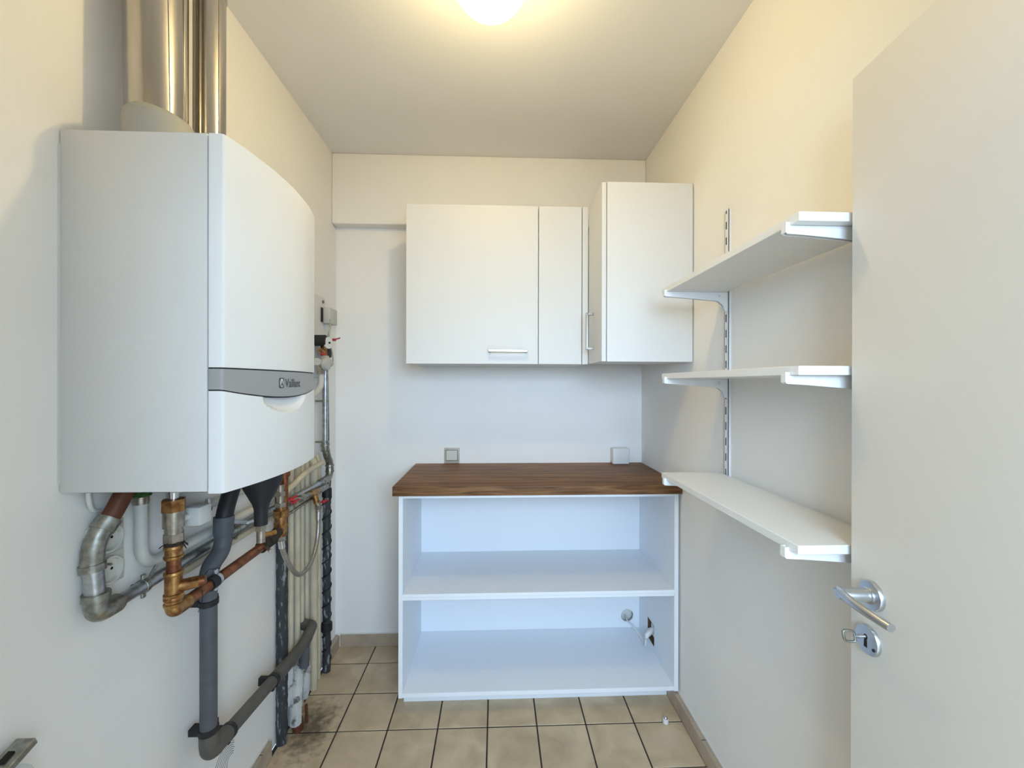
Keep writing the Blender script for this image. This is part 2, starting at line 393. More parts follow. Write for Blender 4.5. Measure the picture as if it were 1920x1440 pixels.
wt = obj('worktop', MB().box((-.437, 1.745, .9455), (.8055, YB-.0005, .986), .002, 2), 'worktop_wood')
tag(wt, 'brown wood-grain worktop slab on the open white cabinet', 'worktop')
# cable and socket through the cut-out
sk = thing('power_socket', 'white socket and plug showing through the cabinet side cut-out', 'socket', (.80, 2.04, .13))
obj('plate', MB().box((.790, 2.018, .152), (.7975, 2.062, .205), .002), 'plastic_white', sk)
obj('plug', MB().tube([(.796, 2.04, .18), (.775, 2.035, .178), (.755, 2.025, .165), (.748, 2.02, .152)], [.016, .016, .013, .006]), 'plastic_white', sk)
cb = obj('power_cable', MB().tube(spline([(.713, 2.235, .148), (.713, 2.20, .137), (.733, 2.15, .128), (.752, 2.08, .112), (.748, 2.03, .106), (.746, 2.02, .13), (.748, 2.019, .150)]), .0045, 10), 'plastic_white')
tag(cb, 'white cable running from the round hole to the plug in the cabinet', 'cable')

# ------------------------------------------------------------------ wall switch, junction box above the worktop
sw = thing('wall_switch', 'beige square rocker switch on the back wall above the worktop', 'switch', (-.241, YB, .989))
obj('cover_frame', MB().box((-.282, YB-.01, .988), (-.2, YB, 1.071), .0025, 2), 'plastic_beige', sw)
obj('rocker', MB().box((-.271, YB-.016, 1.004), (-.211, YB-.009, 1.058), .0015), 'socket_cream', sw)
obj('gap_line', MB().box((-.273, YB-.0105, 1.001), (-.209, YB-.0095, 1.060)), 'dark_hole', sw)
jb = thing('junction_box', 'white square junction box at the right end of the worktop', 'box', (.67, YB, .987))
obj('base', MB().box((.632, YB-.02, .99), (.716, YB, 1.07), .002), 'plastic_white', jb)
obj('cover', MB().box((.628, YB-.065, .9875), (.719, YB-.02, 1.074), .006, 3), 'plastic_white', jb)

# ------------------------------------------------------------------ wall cabinets
ZA0, ZA1 = 1.512, 2.243; YA = 1.893
ca = thing('wall_cabinet', 'white wall cabinet with one wide door and a blank corner panel', 'cabinet', (.0, YB-.18, ZA0))
obj('carcass', MB().box((-.411, YA+.02, ZA0+.002), (.4255, YB-.0005, ZA1-.002)), 'cabinet_white', ca)
da = obj('door', MB().box((-.413, YA, ZA0), (.1915, YA+.018, ZA1), .0012), 'cabinet_white', ca)
obj('corner_panel', MB().box((.1955, YA, ZA0), (.395, YA+.018, ZA1), .0012), 'cabinet_white', ca)
obj('filler_strip', MB().box((.3985, YA+.001, ZA0), (.4255, YA+.018, ZA1), .001), 'cabinet_white', ca)
def bar_handle(parent, a, b, off, bar=.0055, dep=.010):
    a, b, off = V(a), V(b), V(off); d = (b-a).normalized(); on = off.normalized(); s = d.cross(on)
    c = (a+b)/2
    m = MB().obox(c+off-on*dep/2, d, on, s, ((b-a).length, dep, bar*2), .0015)
    for p in (a+d*bar, b-d*bar): m.obox(p+off*.5-on*dep*.25, d, on, s, (bar*2, off.length-dep*.5, bar*2), .001)
    return obj('handle', m, 'handle_steel', parent)
bar_handle(da, (-.036, YA, 1.571), (.142, YA, 1.571), (0, -.033, 0))
YN = 1.664; XD = .4275
cbx = thing('wall_cabinet', 'white side-facing wall cabinet on the shelf wall, upright handle', 'cabinet', (.62, 1.78, ZA0))
obj('carcass', MB().box((XD+.020, YN+.002, ZA0+.002), (XR-.0005, YA+.02, ZA1-.002)), 'cabinet_white', cbx)
obj('side_panel', MB().box((XD+.021, YN-.012, ZA0), (XR-.004, YN+.002, ZA1), .001), 'cabinet_white', cbx)
dB = obj('door', MB().box((XD, YN-.01, ZA0+.001), (XD+.0185, YA-.002, ZA1-.001), .0012), 'cabinet_white', cbx)
bar_handle(dB, (XD, 1.80, 1.735), (XD, 1.80, 1.572), (-.033, 0, 0))

# ------------------------------------------------------------------ shelving on the right wall
SX0, SX1 = .585, .793; SY0, SY1 = .773, 1.432
YU = (1.393, .803)
ups = []
for k, (yu, lab) in enumerate(zip(YU, ('white slotted shelf upright in the middle of the right wall', 'white slotted shelf upright behind the open door'))):
    u = thing('shelf_upright', lab, 'shelf rail', (XR-.006, yu, 1.08), 'slotted uprights on the right wall')
    z0, z1 = 1.075, 2.024
    obj('rail', MB().box((XR-.011, yu-.0125, z0), (XR-.0005, yu-.0105, z1)).box((XR-.011, yu+.0105, z0), (XR-.0005, yu+.0125, z1)).box((XR-.011, yu-.0125, z0), (XR-.0092, yu-.001, z1)).box((XR-.011, yu+.0075, z0), (XR-.0092, yu+.0125, z1)), 'bracket_white', u)
    webs = MB(); sl = MB(); zz = z0
    while zz < z1-.01:
        webs.box((XR-.011, yu-.001, zz), (XR-.0092, yu+.0075, min(zz+.027, z1)))
        sl.box((XR-.0096, yu-.0010, zz), (XR-.0088, yu+.0075, min(zz+.0535, z1))); zz += .0535
    obj('slot_bridge', webs, 'bracket_white', u)['kind'] = 'stuff'
    obj('slot', sl, 'dark_hole', u)['kind'] = 'stuff'
shelf_z = ((1.739, 1.757, 'top'), (1.440, 1.458, 'middle'), (1.091, 1.109, 'lowest'))
for z0, z1, nm in shelf_z:
    tag(obj('wall_shelf', MB().box((SX0, SY0, z0), (SX1, SY1, z1), .001), 'shelf_white'), 'white board, %s of the three wall shelves' % nm, 'shelf', 'boards on the slotted uprights')
    for yu, wh in zip(YU, ('far', 'near')):
        x1 = XR-.0112
        poly = [(SX0-.009, .006), (SX0-.009, -.014), (SX0-.006, -.017), (SX0+.03, -.019), (x1-.034, -.031), (x1-.018, -.044), (x1-.008, -.066), (x1, -.066), (x1, -.001), (SX0-.0006, -.001), (SX0-.0006, .006)]
        b = thing('shelf_bracket', 'white metal bracket under the %s end of the %s wall shelf' % (wh, nm), 'bracket', (x1, yu, z0-.08), 'brackets under the wall shelves')
        yy = yu-.006
        # two folded flanges joined by the upper web
        obj('arm', MB().prism(poly, (0, yu-.0065, z0), (1, 0, 0), (0, 0, 1), (0, 1, 0), .002).prism(poly, (0, yu+.0045, z0), (1, 0, 0), (0, 0, 1), (0, 1, 0), .002).box((SX0-.0088, yu-.0062, z0-.002), (x1, yu+.0062, z0-.0005)).box((SX0-.0098, yu-.0068, z0-.0142), (SX0-.0072, yu+.0068, z0+.0063)), 'bracket_white', b)
        obj('screw', MB().lathe([(.003, 0), (.003, .0012), (.0015, .002)], (x1-.03, yu-.0065, z0-.014), (0, -1, 0), 10), 'satin_steel', b)
        obj('lug', MB().box((x1-.001, yu+.0015, z0-.055), (XR-.0097, yu+.005, z0-.04)), 'bracket_white', b)

# ------------------------------------------------------------------ open door
ang = radians(4.7); dd = V((sin(ang), cos(ang), 0)); dn = V((-dd.y, dd.x, 0))   # dn points into the room
DE = V((.682, .764, 0))
def D(s, z, off=0): return DE-dd*s+dn*off+V((0, 0, z))
door = bpy.data.objects.new('door_1', None); COL.objects.link(door); door.location = D(.39, .008, -.02); struct(door, 'plain off-white door standing open in front of the shelves')
ZU = V((0, 0, 1))
obj('door_leaf', MB().obox(D(.39, 1.0085, -.02), dd, dn, ZU, (.78, .04, 2.001), .0015), 'door_paint', door)
hs, hz_ = .0525, 1.043
h = obj('handle_rosette', MB().lathe([(.026, 0), (.026, .005), (.0245, .0075), (.017, .0085)], D(hs, hz_), dn), 'satin_steel', door)
obj('handle_neck', MB().tube([D(hs, hz_, .008), D(hs, hz_, .012), D(hs, hz_, .013), D(hs, hz_, .045), D(hs-.004, hz_+.001, .060)], [.0145, .0145, .0125, .0115, .010], 20), 'satin_steel', h)
lev = MB()
# flat lever running from the neck towards the hinge side
def leverpts():
    out = []
    for k in range(13):
        t = k/12; s = hs-.014+t*.112; z = hz_+.004-.006*t*t; off = .056+.007*sin(pi*t)-.004*t
        wv = .0155*(1-.30*t) if k else .005; th = .0048+.002*t
        out.append((s, z, off, wv, th))
    return out
vs = []; fs = []; seg = 12; LP = leverpts()
for s, z, off, wv, th in LP:
    for k in range(seg):
        a = 2*pi*k/seg; vs.append(D(s, z+cos(a)*wv*.62, off+sin(a)*th))
for i in range(len(LP)-1):
    for k in range(seg):
        k2 = (k+1) % seg; fs.append((i*seg+k, i*seg+k2, (i+1)*seg+k2, (i+1)*seg+k))
fs += [tuple(range(seg)), tuple((len(LP)-1)*seg+k for k in range(seg))]
obj('handle_lever', lev.add(vs, fs), 'satin_steel', h)
ks, kz = .0445, .9585
kr = obj('key_rosette', MB().lathe([(.0265, 0), (.0265, .004), (.025, .0065), (.012, .0072)], D(ks, kz), dn), 'satin_steel', door)
obj('keyhole', MB().lathe([(.0042, .0066), (.0042, .0077)], D(ks, kz+.006), dn, 14).prism([(-.0026, .004), (.0026, .004), (.0036, -.013), (-.0036, -.013)], D(ks, kz, .0066), dd, (0, 0, 1), dn, .0011), 'dark_hole', kr)
obj('screw', MB().lathe([(.0028, .0066), (.0028, .0078)], D(ks+.017, kz-.009), dn, 12), 'dark_hole', kr)
kq = []
for k in range(20):
    a = 2*pi*k/20; c, s = cos(a), sin(a); kq.append((.010*abs(c)**.5*(1 if c > 0 else -1)+.0035*s, .0100*abs(s)**.5*(1 if s > 0 else -1)))
kc = .036
ky = thing('door_key', 'small steel key sticking in the door lock', 'key', D(ks, kz+.006, .01))
obj('shaft', MB().cyl(D(ks, kz+.006, .0078), D(ks, kz+.006, .028), .0026, 12).cyl(D(ks, kz+.006, .018), D(ks, kz+.006, .021), .0038, 12), 'satin_steel', ky)
kax = (dd*.55+dn*0+ZU*.0).normalized()
obj('bow', MB().tube([D(ks, kz+.006+q[1], kc+q[0]) for q in kq], .0023, 8, closed=True), 'cast_steel', ky)

# ------------------------------------------------------------------ ceiling lamp
LC = V((-.018, 1.085, 2.505)); LR = .105
lamp = thing('ceiling_lamp', 'glowing round white glass globe lamp on the ceiling', 'lamp', (LC.x, LC.y, ZC))
obj('ceiling_cap', MB().lathe([(.058, 0), (.058, -.018), (.05, -.03), (.045, -.034)], (LC.x, LC.y, ZC), (0, 0, 1)), 'plastic_white', lamp)
gl = MB(); n = 18
prof = [(LR*sin(pi*i/n), -LR*cos(pi*i/n)) for i in range(n-1)]
prof.append((.046, LR*.90))
gl.lathe(prof, LC, (0, 0, 1), 40); gl.f = gl.f[:-1]
obj('globe', gl, 'globe_glow', lamp)
obj('bulb', MB().sphere(LC+V((0, 0, -.035)), .022, 20, 12), 'bulb_glow', lamp)
obj('bulb_holder', MB().cyl(LC+V((0, 0, -.016)), LC+V((0, 0, .095)), .016), 'plastic_white', lamp)

# ------------------------------------------------------------------ boiler
BY0, BY1, BZ0, BZ1 = .846, 1.264, 1.199, 1.924
XF = -.5495; SAG = .028
boiler = thing('gas_boiler', 'white wall-hung gas boiler with curved front and grey trim band', 'boiler', (XL+.16, 1.055, BZ0))
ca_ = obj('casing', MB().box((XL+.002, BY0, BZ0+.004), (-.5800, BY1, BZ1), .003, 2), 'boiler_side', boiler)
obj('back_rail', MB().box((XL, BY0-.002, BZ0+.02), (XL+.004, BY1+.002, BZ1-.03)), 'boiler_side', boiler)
obj('cover_gap', MB().box((-.5805, BY0+.004, BZ0+.008), (-.5765, BY1-.004, BZ1-.004)), 'boiler_gap', boiler)
YM = (BY0+BY1)/2; HW = (BY1-BY0)/2
def xfront(y):
    t = (y-YM)/HW; x = XF+SAG*(1-t*t)
    e = HW-abs(y-YM)                      # rounded vertical edges
    if e < .006: x -= .006-sqrt(max(.006**2-(.006-e)**2, 0))
    return x
def ycols(n=40, e=0):
    a, b = BY0+e, BY1-e
    return [a, a+.0015, a+.004]+[a+.006+(b-a-.012)*k/n for k in range(n+1)]+[b-.004, b-.0015, b]
def curved(zb, zt, nz=1, xback=-.5768, xf=None, e=0):
    ys = ycols(40, e); vs = []; fs = []; nz1 = nz+1
    for y in ys:
        for k in range(nz1):
            z = zb(y)+(zt(y)-zb(y))*k/nz; vs.append(((xf(y, z) if xf else xfront(y)), y, z))
        vs.append((xback, y, zt(y))); vs.append((xback, y, zb(y)))
    R_ = nz1+2
    for i in range(len(ys)-1):
        for k in range(R_):
            k2 = (k+1) % R_; fs.append((i*R_+k, (i+1)*R_+k, (i+1)*R_+k2, i*R_+k2))
    fs.append(tuple(range(R_))); fs.append(tuple((len(ys)-1)*R_+k for k in range(R_-1, -1, -1)))
    return MB().add(vs, fs)
arc = lambda y: 1.409-.020*max(0, 1-((y-YM)/HW)**2)
up_ = obj('upper_front_panel', curved(lambda y: 1.4535, lambda y: BZ1-.001), 'boiler_white', boiler, smooth=25)
band = obj('trim_band', curved(lambda y: arc(y), lambda y: 1.4505, xf=lambda y, z: xfront(y)-.0015), 'trim_grey', boiler, smooth=25)
obj('band_gap', curved(lambda y: arc(y)-.0035, lambda y: 1.454, xback=-.572, xf=lambda y, z: xfront(min(max(y, BY0+.008), BY1-.008))-.006, e=.003), 'boiler_gap', boiler, smooth=25)
def xscoop(y, z):
    x = xfront(y); q = ((y-1.052)/.100)**2+((z-(arc(y)-.004))/.034)**2
    if q < 1: x -= .017*(1-q)**.6
    return x
obj('lower_flap', curved(lambda y: BZ0+.001, lambda y: arc(y)-.003, nz=60, xf=xscoop), 'boiler_white', boiler, smooth=25)
obj('underside_plate', MB().box((XL+.03, BY0+.02, BZ0-.001), (-.60, BY1-.02, BZ0+.006)), 'boiler_gap', boiler)
# lettering on the band, bent to the curved front
def bent_text(txt, y0, z0, height, width):
    cu = bpy.data.curves.new('lettering', 'FONT'); cu.body = txt; cu.size = 1; cu.resolution_u = 4; cu.offset = .018
    to = bpy.data.objects.new('lettering_tmp', cu); COL.objects.link(to)
    dg = bpy.context.evaluated_depsgraph_get(); me = to.evaluated_get(dg).to_mesh()
    vs = [v.co.copy() for v in me.vertices]; fs = [tuple(p.vertices) for p in me.polygons]
    to.evaluated_get(dg).to_mesh_clear(); bpy.data.objects.remove(to)
    x0 = min(v.x for v in vs); x1 = max(v.x for v in vs); hh = max(v.y for v in vs)
    out = []
    for v in vs:
        y = y0+(v.x-x0)/(x1-x0)*width; out.append((xfront(y)-.0015+.0008, y, z0+v.y/hh*height))
    return MB().add(out, fs)
obj('lettering', bent_text('Vaillant', 1.0375, 1.4125, .0205, .0835), 'logo_dark', band)
em = MB(); ew = [(-.0105, -.010), (-.0085, -.0125), (.0085, -.0125), (.0105, -.010), (.0105, .010), (.0085, .0125), (-.0085, .0125), (-.0105, .010)]
ec = (1.0225, 1.4225)
em.prism(ew, (xfront(ec[0])-.0021, ec[0], ec[1]), (0, 1, 0), (0, 0, 1), (1, 0, 0), .0014)
e_ = obj('emblem', em, 'logo_dark', band)
el = [(.0072*cos(2*pi*k/24), .0098*sin(2*pi*k/24)) for k in range(24)]
obj('emblem_oval', MB().prism(el, (xfront(ec[0])-.0010, ec[0], ec[1]), (0, 1, 0), (0, 0, 1), (1, 0, 0), .0007), 'logo_white', band)
ears = MB(); xo = xfront(ec[0])-.0005
for s in (-1, 1): ears.prism([(s*.0010, -.001), (s*.0030, .0005), (s*.0042, .0062), (s*.0026, .0066), (s*.0012, .002)], (xo, ec[0], ec[1]), (0, 1, 0), (0, 0, 1), (1, 0, 0), .0006)
ears.prism([(.0045*cos(2*pi*k/16), -.0035+.0042*sin(2*pi*k/16)) for k in range(16)], (xo, ec[0], ec[1]), (0, 1, 0), (0, 0, 1), (1, 0, 0), .0006)
obj('emblem_mark', ears, 'logo_dark', band)
# grey flue adaptor on top of the casing: skewed dome
fa = MB(); rr_ = [(.0, -.786, -.662), (.05, -.786, -.662), (.060, -.785, -.668), (.070, -.783, -.683), (.079, -.780, -.703), (.087, -.776, -.722), (.094, -.769, -.743), (.097, -.762, -.752)]
vs = []; fs = []
for hh_, xl_, xr_ in rr_:
    r_ = (xr_-xl_)/2; cx_ = (xr_+xl_)/2
    for k in range(36): vs.append((cx_+r_*cos(2*pi*k/36), .913+r_*sin(2*pi*k/36), BZ1-.001+hh_))
for i in range(len(rr_)-1):
    for k in range(36): fs.append((i*36+k, i*36+(k+1) % 36, (i+1)*36+(k+1) % 36, (i+1)*36+k))
fs += [tuple(range(36)), tuple((len(rr_)-1)*36+k for k in range(36))]
fa.add(vs, fs)
obj('flue_adaptor', fa, 'collar_grey', boiler)

# flue pipes
def flue(label, x, y, r, z0, lean=(0, 0), beads=()):
    t = thing('flue_pipe', label, 'pipe', (x, y, z0), 'steel flue pipes above the boiler')
    top = V((x+lean[0], y+lean[1], ZC-.001)); bot = V((x, y, z0))
    obj('tube', MB().tube([bot+(top-bot)*k/6 for k in range(7)], r, 48), 'stainless', t)
    obj('ceiling_ring', MB().lathe([(r+.001, -.0), (r+.008, -.0), (r+.008, -.004), (r+.001, -.012)], top-V((0, 0, .0005)), (0, 0, 1), 40), 'stainless', t)
    for z in beads: obj('bead', MB().lathe([(r, -.008), (r+.0025, -.005), (r+.0025, .005), (r, .008)], bot+(top-bot)*((z-z0)/(ZC-z0)), (0, 0, 1), 48), 'stainless', t)
    d = (top-bot).normalized(); s = V((0, -1, 0)); n_ = s.cross(d).normalized()
    a = V((x, y, 0))+V((r*.92, -r*.38, 0))
    obj('seam', MB().tube([V((a.x, a.y, z0)), V((a.x+lean[0], a.y+lean[1], ZC-.002))], .0022, 8), 'stainless', t)
flue('widest stainless flue pipe rising behind the grey adaptor', -.777, .968, .0535, BZ1-.001, (-.012, 0), (2.52,))
flue('stainless flue pipe, the rightmost above the boiler front edge', -.775, 1.14, .037, BZ1-.001, (0, .0), (2.47,))
flue('narrow stainless flue pipe between the two larger ones', -.804, 1.070, .0205, BZ1-.001)

# ------------------------------------------------------------------ plumbing
XP = -.816
def col(m, a, b, r, rr=.0035):                   # a fitting with beaded ends
    a, b = V(a), V(b); d = (b-a).normalized(); L = (b-a).length
    return m.tube([a, a+d*.002, a+d*.007, a+d*.009, b-d*.009, b-d*.007, b-d*.002, b], [r+rr*.6, r+rr, r+rr, r+.001, r+.001, r+rr, r+rr, r+rr*.6], 18)
def clamp(parent, x, y, z, r, axis, m='satin_steel', wall=XL, w=.012):
    ax = V(axis).normalized(); c = V((x, y, z))
    o = obj('pipe_clamp', MB().cyl(c-ax*w/2, c+ax*w/2, r+.003, 20, .001), m, parent)
    mm = MB().tube([(wall, y, z), (x, y, z)], .0045, 8)
    e = V((0, 0, 1)) if abs(ax.y) > .5 else V((0, 1, 0))
    for s in (-1, 1): mm.obox(c+e*s*(r+.008), ax, e, ax.cross(e), (w*.9, .012, .006), .001)
    obj('clamp_stud', mm, m, o); return o

# 1 gas pipe: rusty stub, steel elbows, long run along the wall, far riser
gp = thing('gas_pipe', 'galvanised steel gas pipe along the wall under the boiler', 'pipe', (XP, 1.4, .93))
obj('rusty_stub', MB().tube(fillet([(-0.8237, 0.9568, 1.2), (-0.8309, 0.9261, 1.142), (-0.8355, 0.9175, 1.1255)], .03), .0178, 18), 'rust_pipe', gp)
obj('elbow', MB().tube(fillet([(-0.8355, 0.9215, 1.130), (-0.8432, 0.8933, 1.087), (-0.8432, 0.8903, 1.036)], .03, 8), .0195, 18).tube([(-0.835, 0.921, 1.129), (-0.8391, 0.9056, 1.109)], .0225, 18).tube([(-0.8432, 0.8903, 1.043), (-0.8422, 0.8903, 1.029)], .0222, 18), 'cast_steel', gp)
obj('pipe', MB().cyl((-0.8422, 0.8903, 1.041), (-0.836, 0.8923, 0.9441), .0172, 20), 'steel_galv', gp)
obj('elbow', MB().tube(fillet([(-0.837, 0.8923, 0.9748), (-0.836, 0.8923, 0.937), (-0.835, 0.9363, 0.937)], .03, 8), .0205, 18).tube([(-0.837, 0.8923, 0.982), (-0.837, 0.8923, 0.9677)], .0235, 18).tube([(-0.835, 0.923, 0.937), (-0.835, 0.9394, 0.938)], .0195, 18), 'cast_steel', gp)
obj('pipe', MB().tube([(-.8352, .930, .938), (-.8485, 1.2, .938), (-.8485, 1.35, .9396), (-.816, 1.955, .958)], .0138, 18), 'steel_galv', gp)
cl = clamp(gp, -.8392, 1.010, .938, .0142, (0, 1, 0), 'cast_steel')
obj('wing_screw', MB().tube([(-.825, 1.01, .958), (-.815, 1.01, .970)], .003, 8).obox((-.811, 1.004, .977), (0, .7, .7), (1, 0, 0), (0, -.7, .7), (.026, .004, .010), .001), 'cast_steel', cl)
clamp(gp, -.847, 1.37, .9402, .0138, (0, 1, 0), 'cast_steel')
obj('elbow', col(MB(), (-.816, 1.93, .957), (-.816, 1.975, .958), .015).tube(fillet([(-.816, 1.96, .958), (-.816, 2.045, .962), (-.818, 2.055, 1.03), (-.818, 2.015, 1.075), (-.82, 2.005, 1.12)], .035, 7), .0172, 18), 'cast_steel', gp)
obj('coupling', col(MB(), (-.818, 2.052, .985), (-.818, 2.052, 1.022), .0175), 'cast_steel', gp)
obj('coupling', col(MB(), (-.8195, 2.006, 1.095), (-.82, 2.003, 1.13), .0165), 'cast_steel', gp)
obj('riser', MB().cyl((-.82, 2.003, 1.12), (-.82, 2.003, 1.50), .0135, 18), 'steel_galv', gp)
clamp(gp, -.82, 2.003, 1.336, .0135, (0, 0, 1), 'cast_steel'); clamp(gp, -.82, 2.001, 1.14, .0145, (0, 0, 1), 'cast_steel')

# 2 regulator group at the top of the riser
rg = thing('gas_regulator', 'grey gas regulator with round white dial and red levers beside the boiler', 'regulator', (-.82, 1.98, 1.49))
obj('body', MB().lathe([(.012, 0), (.022, .006), (.028, .02), (.028, .042), (.018, .052), (.018, .06)], (-.815, 1.985, 1.492), (0, 0, 1)).cyl((-.815, 1.90, 1.52), (-.815, 2.05, 1.52), .017).lathe([(.02, 0), (.03, .01), (.03, .03), (.012, .036)], (-.812, 1.945, 1.513), (1, 0, 0)), 'plastic_grey', rg)
obj('valve_stem', MB().cyl((-.815, 1.985, 1.54), (-.815, 1.985, 1.625), .012).cyl((-.815, 1.93, 1.575), (-.815, 2.04, 1.575), .01), 'brass', rg)
obj('motor_head', MB().cyl((-.85, 1.955, 1.622), (-.795, 1.955, 1.622), .026, 18, .004).box((-.838, 1.985, 1.545), (-.80, 2.035, 1.63), .008, 3), 'black_rubber', rg)
obj('dial', MB().lathe([(.028, 0), (.028, .006), (.024, .009)], (-.795, 1.968, 1.612), (.93, -.37, 0), 28), 'plastic_white', rg)
obj('dial_hub', MB().lathe([(.005, .009), (.004, .014)], (-.795, 1.968, 1.612), (.93, -.37, 0), 14), 'dark_hole', rg)
def red_lever(parent, c, d):
    c, d = V(c), V(d).normalized()
    s = d.cross(V((0, 0, 1))).normalized()
    return obj('red_lever', MB().cyl(c-V((0, 0, .006)), c+V((0, 0, .006)), .009, 14, .002).obox(c+d*.014, d, s, (0, 0, 1), (.03, .010, .007), .002).obox(c-d*.010, d, s, (0, 0, 1), (.016, .008, .006), .002), 'red_plastic', parent)
red_lever(rg, (-.785, 2.02, 1.632), (1, .3, .4)); red_lever(rg, (-.79, 1.90, 1.555), (.2, 1, .1))
obj('cable', MB().tube(spline([(-.82, 2.05, 1.735), (-.80, 2.02, 1.72), (-.805, 2.01, 1.69), (-.80, 2.0, 1.66), (-.80, 2.0, 1.62), (-.79, 2.01, 1.57), (-.80, 2.045, 1.53)]), .003, 8).tube(spline([(-.82, 2.06, 1.73), (-.812, 2.035, 1.69), (-.81, 2.01, 1.645)]), .004, 8), 'plastic_beige', rg)
hp = obj('flexible_hose', MB().tube(spline([(-.82, 1.955, 1.495), (-.82, 1.957, 1.44), (-.82, 1.94, 1.40), (-.835, 1.89, 1.36), (XL+.003, 1.86, 1.335)]), .013, 12), 'pipe_white', rg)
obj('hose_nut', MB().hexnut((-.82, 1.955, 1.465), (-.82, 1.955, 1.495), .019), 'nickel', rg)
pb = thing('mounting_plate', 'tall white mounting plate on the wall beside the boiler', 'plate', (XL+.006, 1.985, 1.48))
obj('plate', MB().box((XL+.0005, 1.90, 1.45), (XL+.012, 2.085, 1.845), .002), 'plastic_white', pb)
obj('screw', MB().lathe([(.008, 0), (.008, .004), (.004, .007)], (XL+.012, 2.055, 1.822), (1, 0, 0), 14), 'cast_steel', pb)
tb = thing('thermostat_box', 'small pale grey box on the white mounting plate', 'box', (-.83, 2.085, 1.72))
obj('housing', MB().box((-.849, 2.042, 1.715), (-.812, 2.130, 1.793), .005, 2), 'plastic_grey', tb)
obj('back_box', MB().box((XL+.0125, 2.030, 1.722), (-.849, 2.120, 1.790)), 'black_rubber', tb)

# 3 white pipe with green joint
wp = thing('white_water_pipe', 'white plastic pipe with green-taped joint bending below the boiler', 'pipe', (-0.845, 1.258, 0.9638))
obj('pipe', MB().tube(fillet([(-0.845, 1.01, 1.153), (-0.845, 1.012, 0.9796), (-0.845, 1.575, 0.9827), (XL+.001, 1.60, .9827)], [.055, .012], 10), .0135, 18), 'pipe_white', wp)
obj('joint', MB().cyl((-0.845, 1.01, 1.132), (-0.845, 1.01, 1.194), .0125).tube([(-0.845, 1.01, 1.134), (-0.845, 1.01, 1.142), (-0.845, 1.01, 1.15), (-0.845, 1.01, 1.158)], [.0150, .0165, .0150, .0165], 16), 'nickel', wp)
obj('green_tape', MB().tube([(-.845, 1.0096, 1.152+.003*k) for k in range(12)], [.0185+(.002 if k % 2 else 0)+random.uniform(0, .0015) for k in range(12)], 14), 'green_tape', wp)
w2 = obj('white_water_pipe', MB().tube(fillet([(-.848, 1.11, 1.2), (-.848, 1.12, 1.062), (-.848, 1.59, 1.062), (XL+.001, 1.62, 1.062)], [.03, .012]), .012, 16), 'pipe_white')
tag(w2, 'upper white pipe running behind the black funnel under the boiler', 'pipe')
w3 = obj('cream_water_pipe', MB().tube(fillet([(XL+.001, 1.15, .905), (-.855, 1.17, .905), (-.855, 1.59, .91), (XL+.001, 1.61, .91)], .008), .010, 14), 'pipe_cream')
tag(w3, 'slim cream pipe close to the wall below the steel gas pipe', 'pipe')

# 4 copper heating pipe with brass fittings
XC = -.766
cp = thing('copper_pipe', 'copper heating pipe with brass tee dropping from the boiler', 'pipe', (XC, 1.15, .88))
obj('chrome_tail', MB().cyl((XC, 1.006, 1.13), (XC, 1.006, 1.205), .011), 'chrome', cp)
obj('union_nut', MB().hexnut((XC, 1.006, 1.118), (XC, 1.006, 1.146), .0245), 'brass', cp)
obj('valve_body', MB().cyl((XC, 1.006, 1.08), (XC, 1.006, 1.119), .0215).cyl((XC, 1.006, 1.062), (XC, 1.006, 1.08), .018).hexnut((XC, 1.006, 1.046), (XC, 1.006, 1.066), .0215), 'nickel', cp)
hm = MB().tube([(XC, 1.006, 1.035), (XC, 1.006, 1.047)], .019, 12)
for k in range(9):
    a = random.uniform(0, 6.28); hm.tube([(XC+.018*cos(a), 1.006+.018*sin(a), 1.041), (XC+.027*cos(a), 1.006+.027*sin(a), 1.041-random.uniform(.004, .016))], .0012, 5)
obj('hemp_packing', hm, 'rope_dark', cp)
obj('adaptor', col(MB(), (XC, 1.006, 1.005), (XC, 1.006, 1.037), .0165), 'brass', cp)
obj('pipe', MB().cyl((XC, 1.006, .955), (XC, 1.006, 1.01), .0145, 18), 'copper', cp)
tee = col(MB(), (XC, 1.006, .915), (XC, 1.006, .975), .0165); tee.cyl((XC, 1.006, .936), (XC+.028, 1.02, .938), .014).hexnut((XC+.026, 1.019, .938), (XC+.044, 1.028, .939), .0145)
obj('brass_tee', tee, 'brass', cp)
obj('drain_cap', MB().cyl((XC+.042, 1.027, .939), (XC+.056, 1.034, .94), .0115, 14, .002), 'copper', cp)
obj('seal_wire', MB().tube(spline([(XC+.045, 1.03, .93), (XC+.04, 1.045, .89), (XC+.04, 1.03, .862)]), .0008, 6).tube(spline([(XC+.05, 1.035, .942), (XC+.03, 1.08, .943), (XC+.02, 1.14, .92)]), .0008, 6), 'dark_hole', cp)
obj('elbow', col(MB(), (XC, 1.006, .893), (XC, 1.006, .916), .0165).tube(fillet([(XC, 1.006, .905), (XC, 1.006, .880), (XC, 1.05, .880)], .022, 8), .0172, 18), 'brass', cp)
obj('pipe', MB().cyl((XC, 1.035, .880), (XC, 1.43, .887), .0142, 18), 'copper', cp)
clamp(cp, XC, 1.155, .883, .0145, (0, 1, 0), 'satin_steel')
obj('black_clamp', MB().cyl((XC, 1.125, .882), (XC, 1.15, .882), .018), 'black_rubber', cp)
obj('valve_handle', MB().box((-.80, 1.075, 1.055), (-.755, 1.125, 1.105), .008, 2).cyl((-.79, 1.01, 1.085), (-.785, 1.08, 1.082), .008), 'plastic_white', cp)
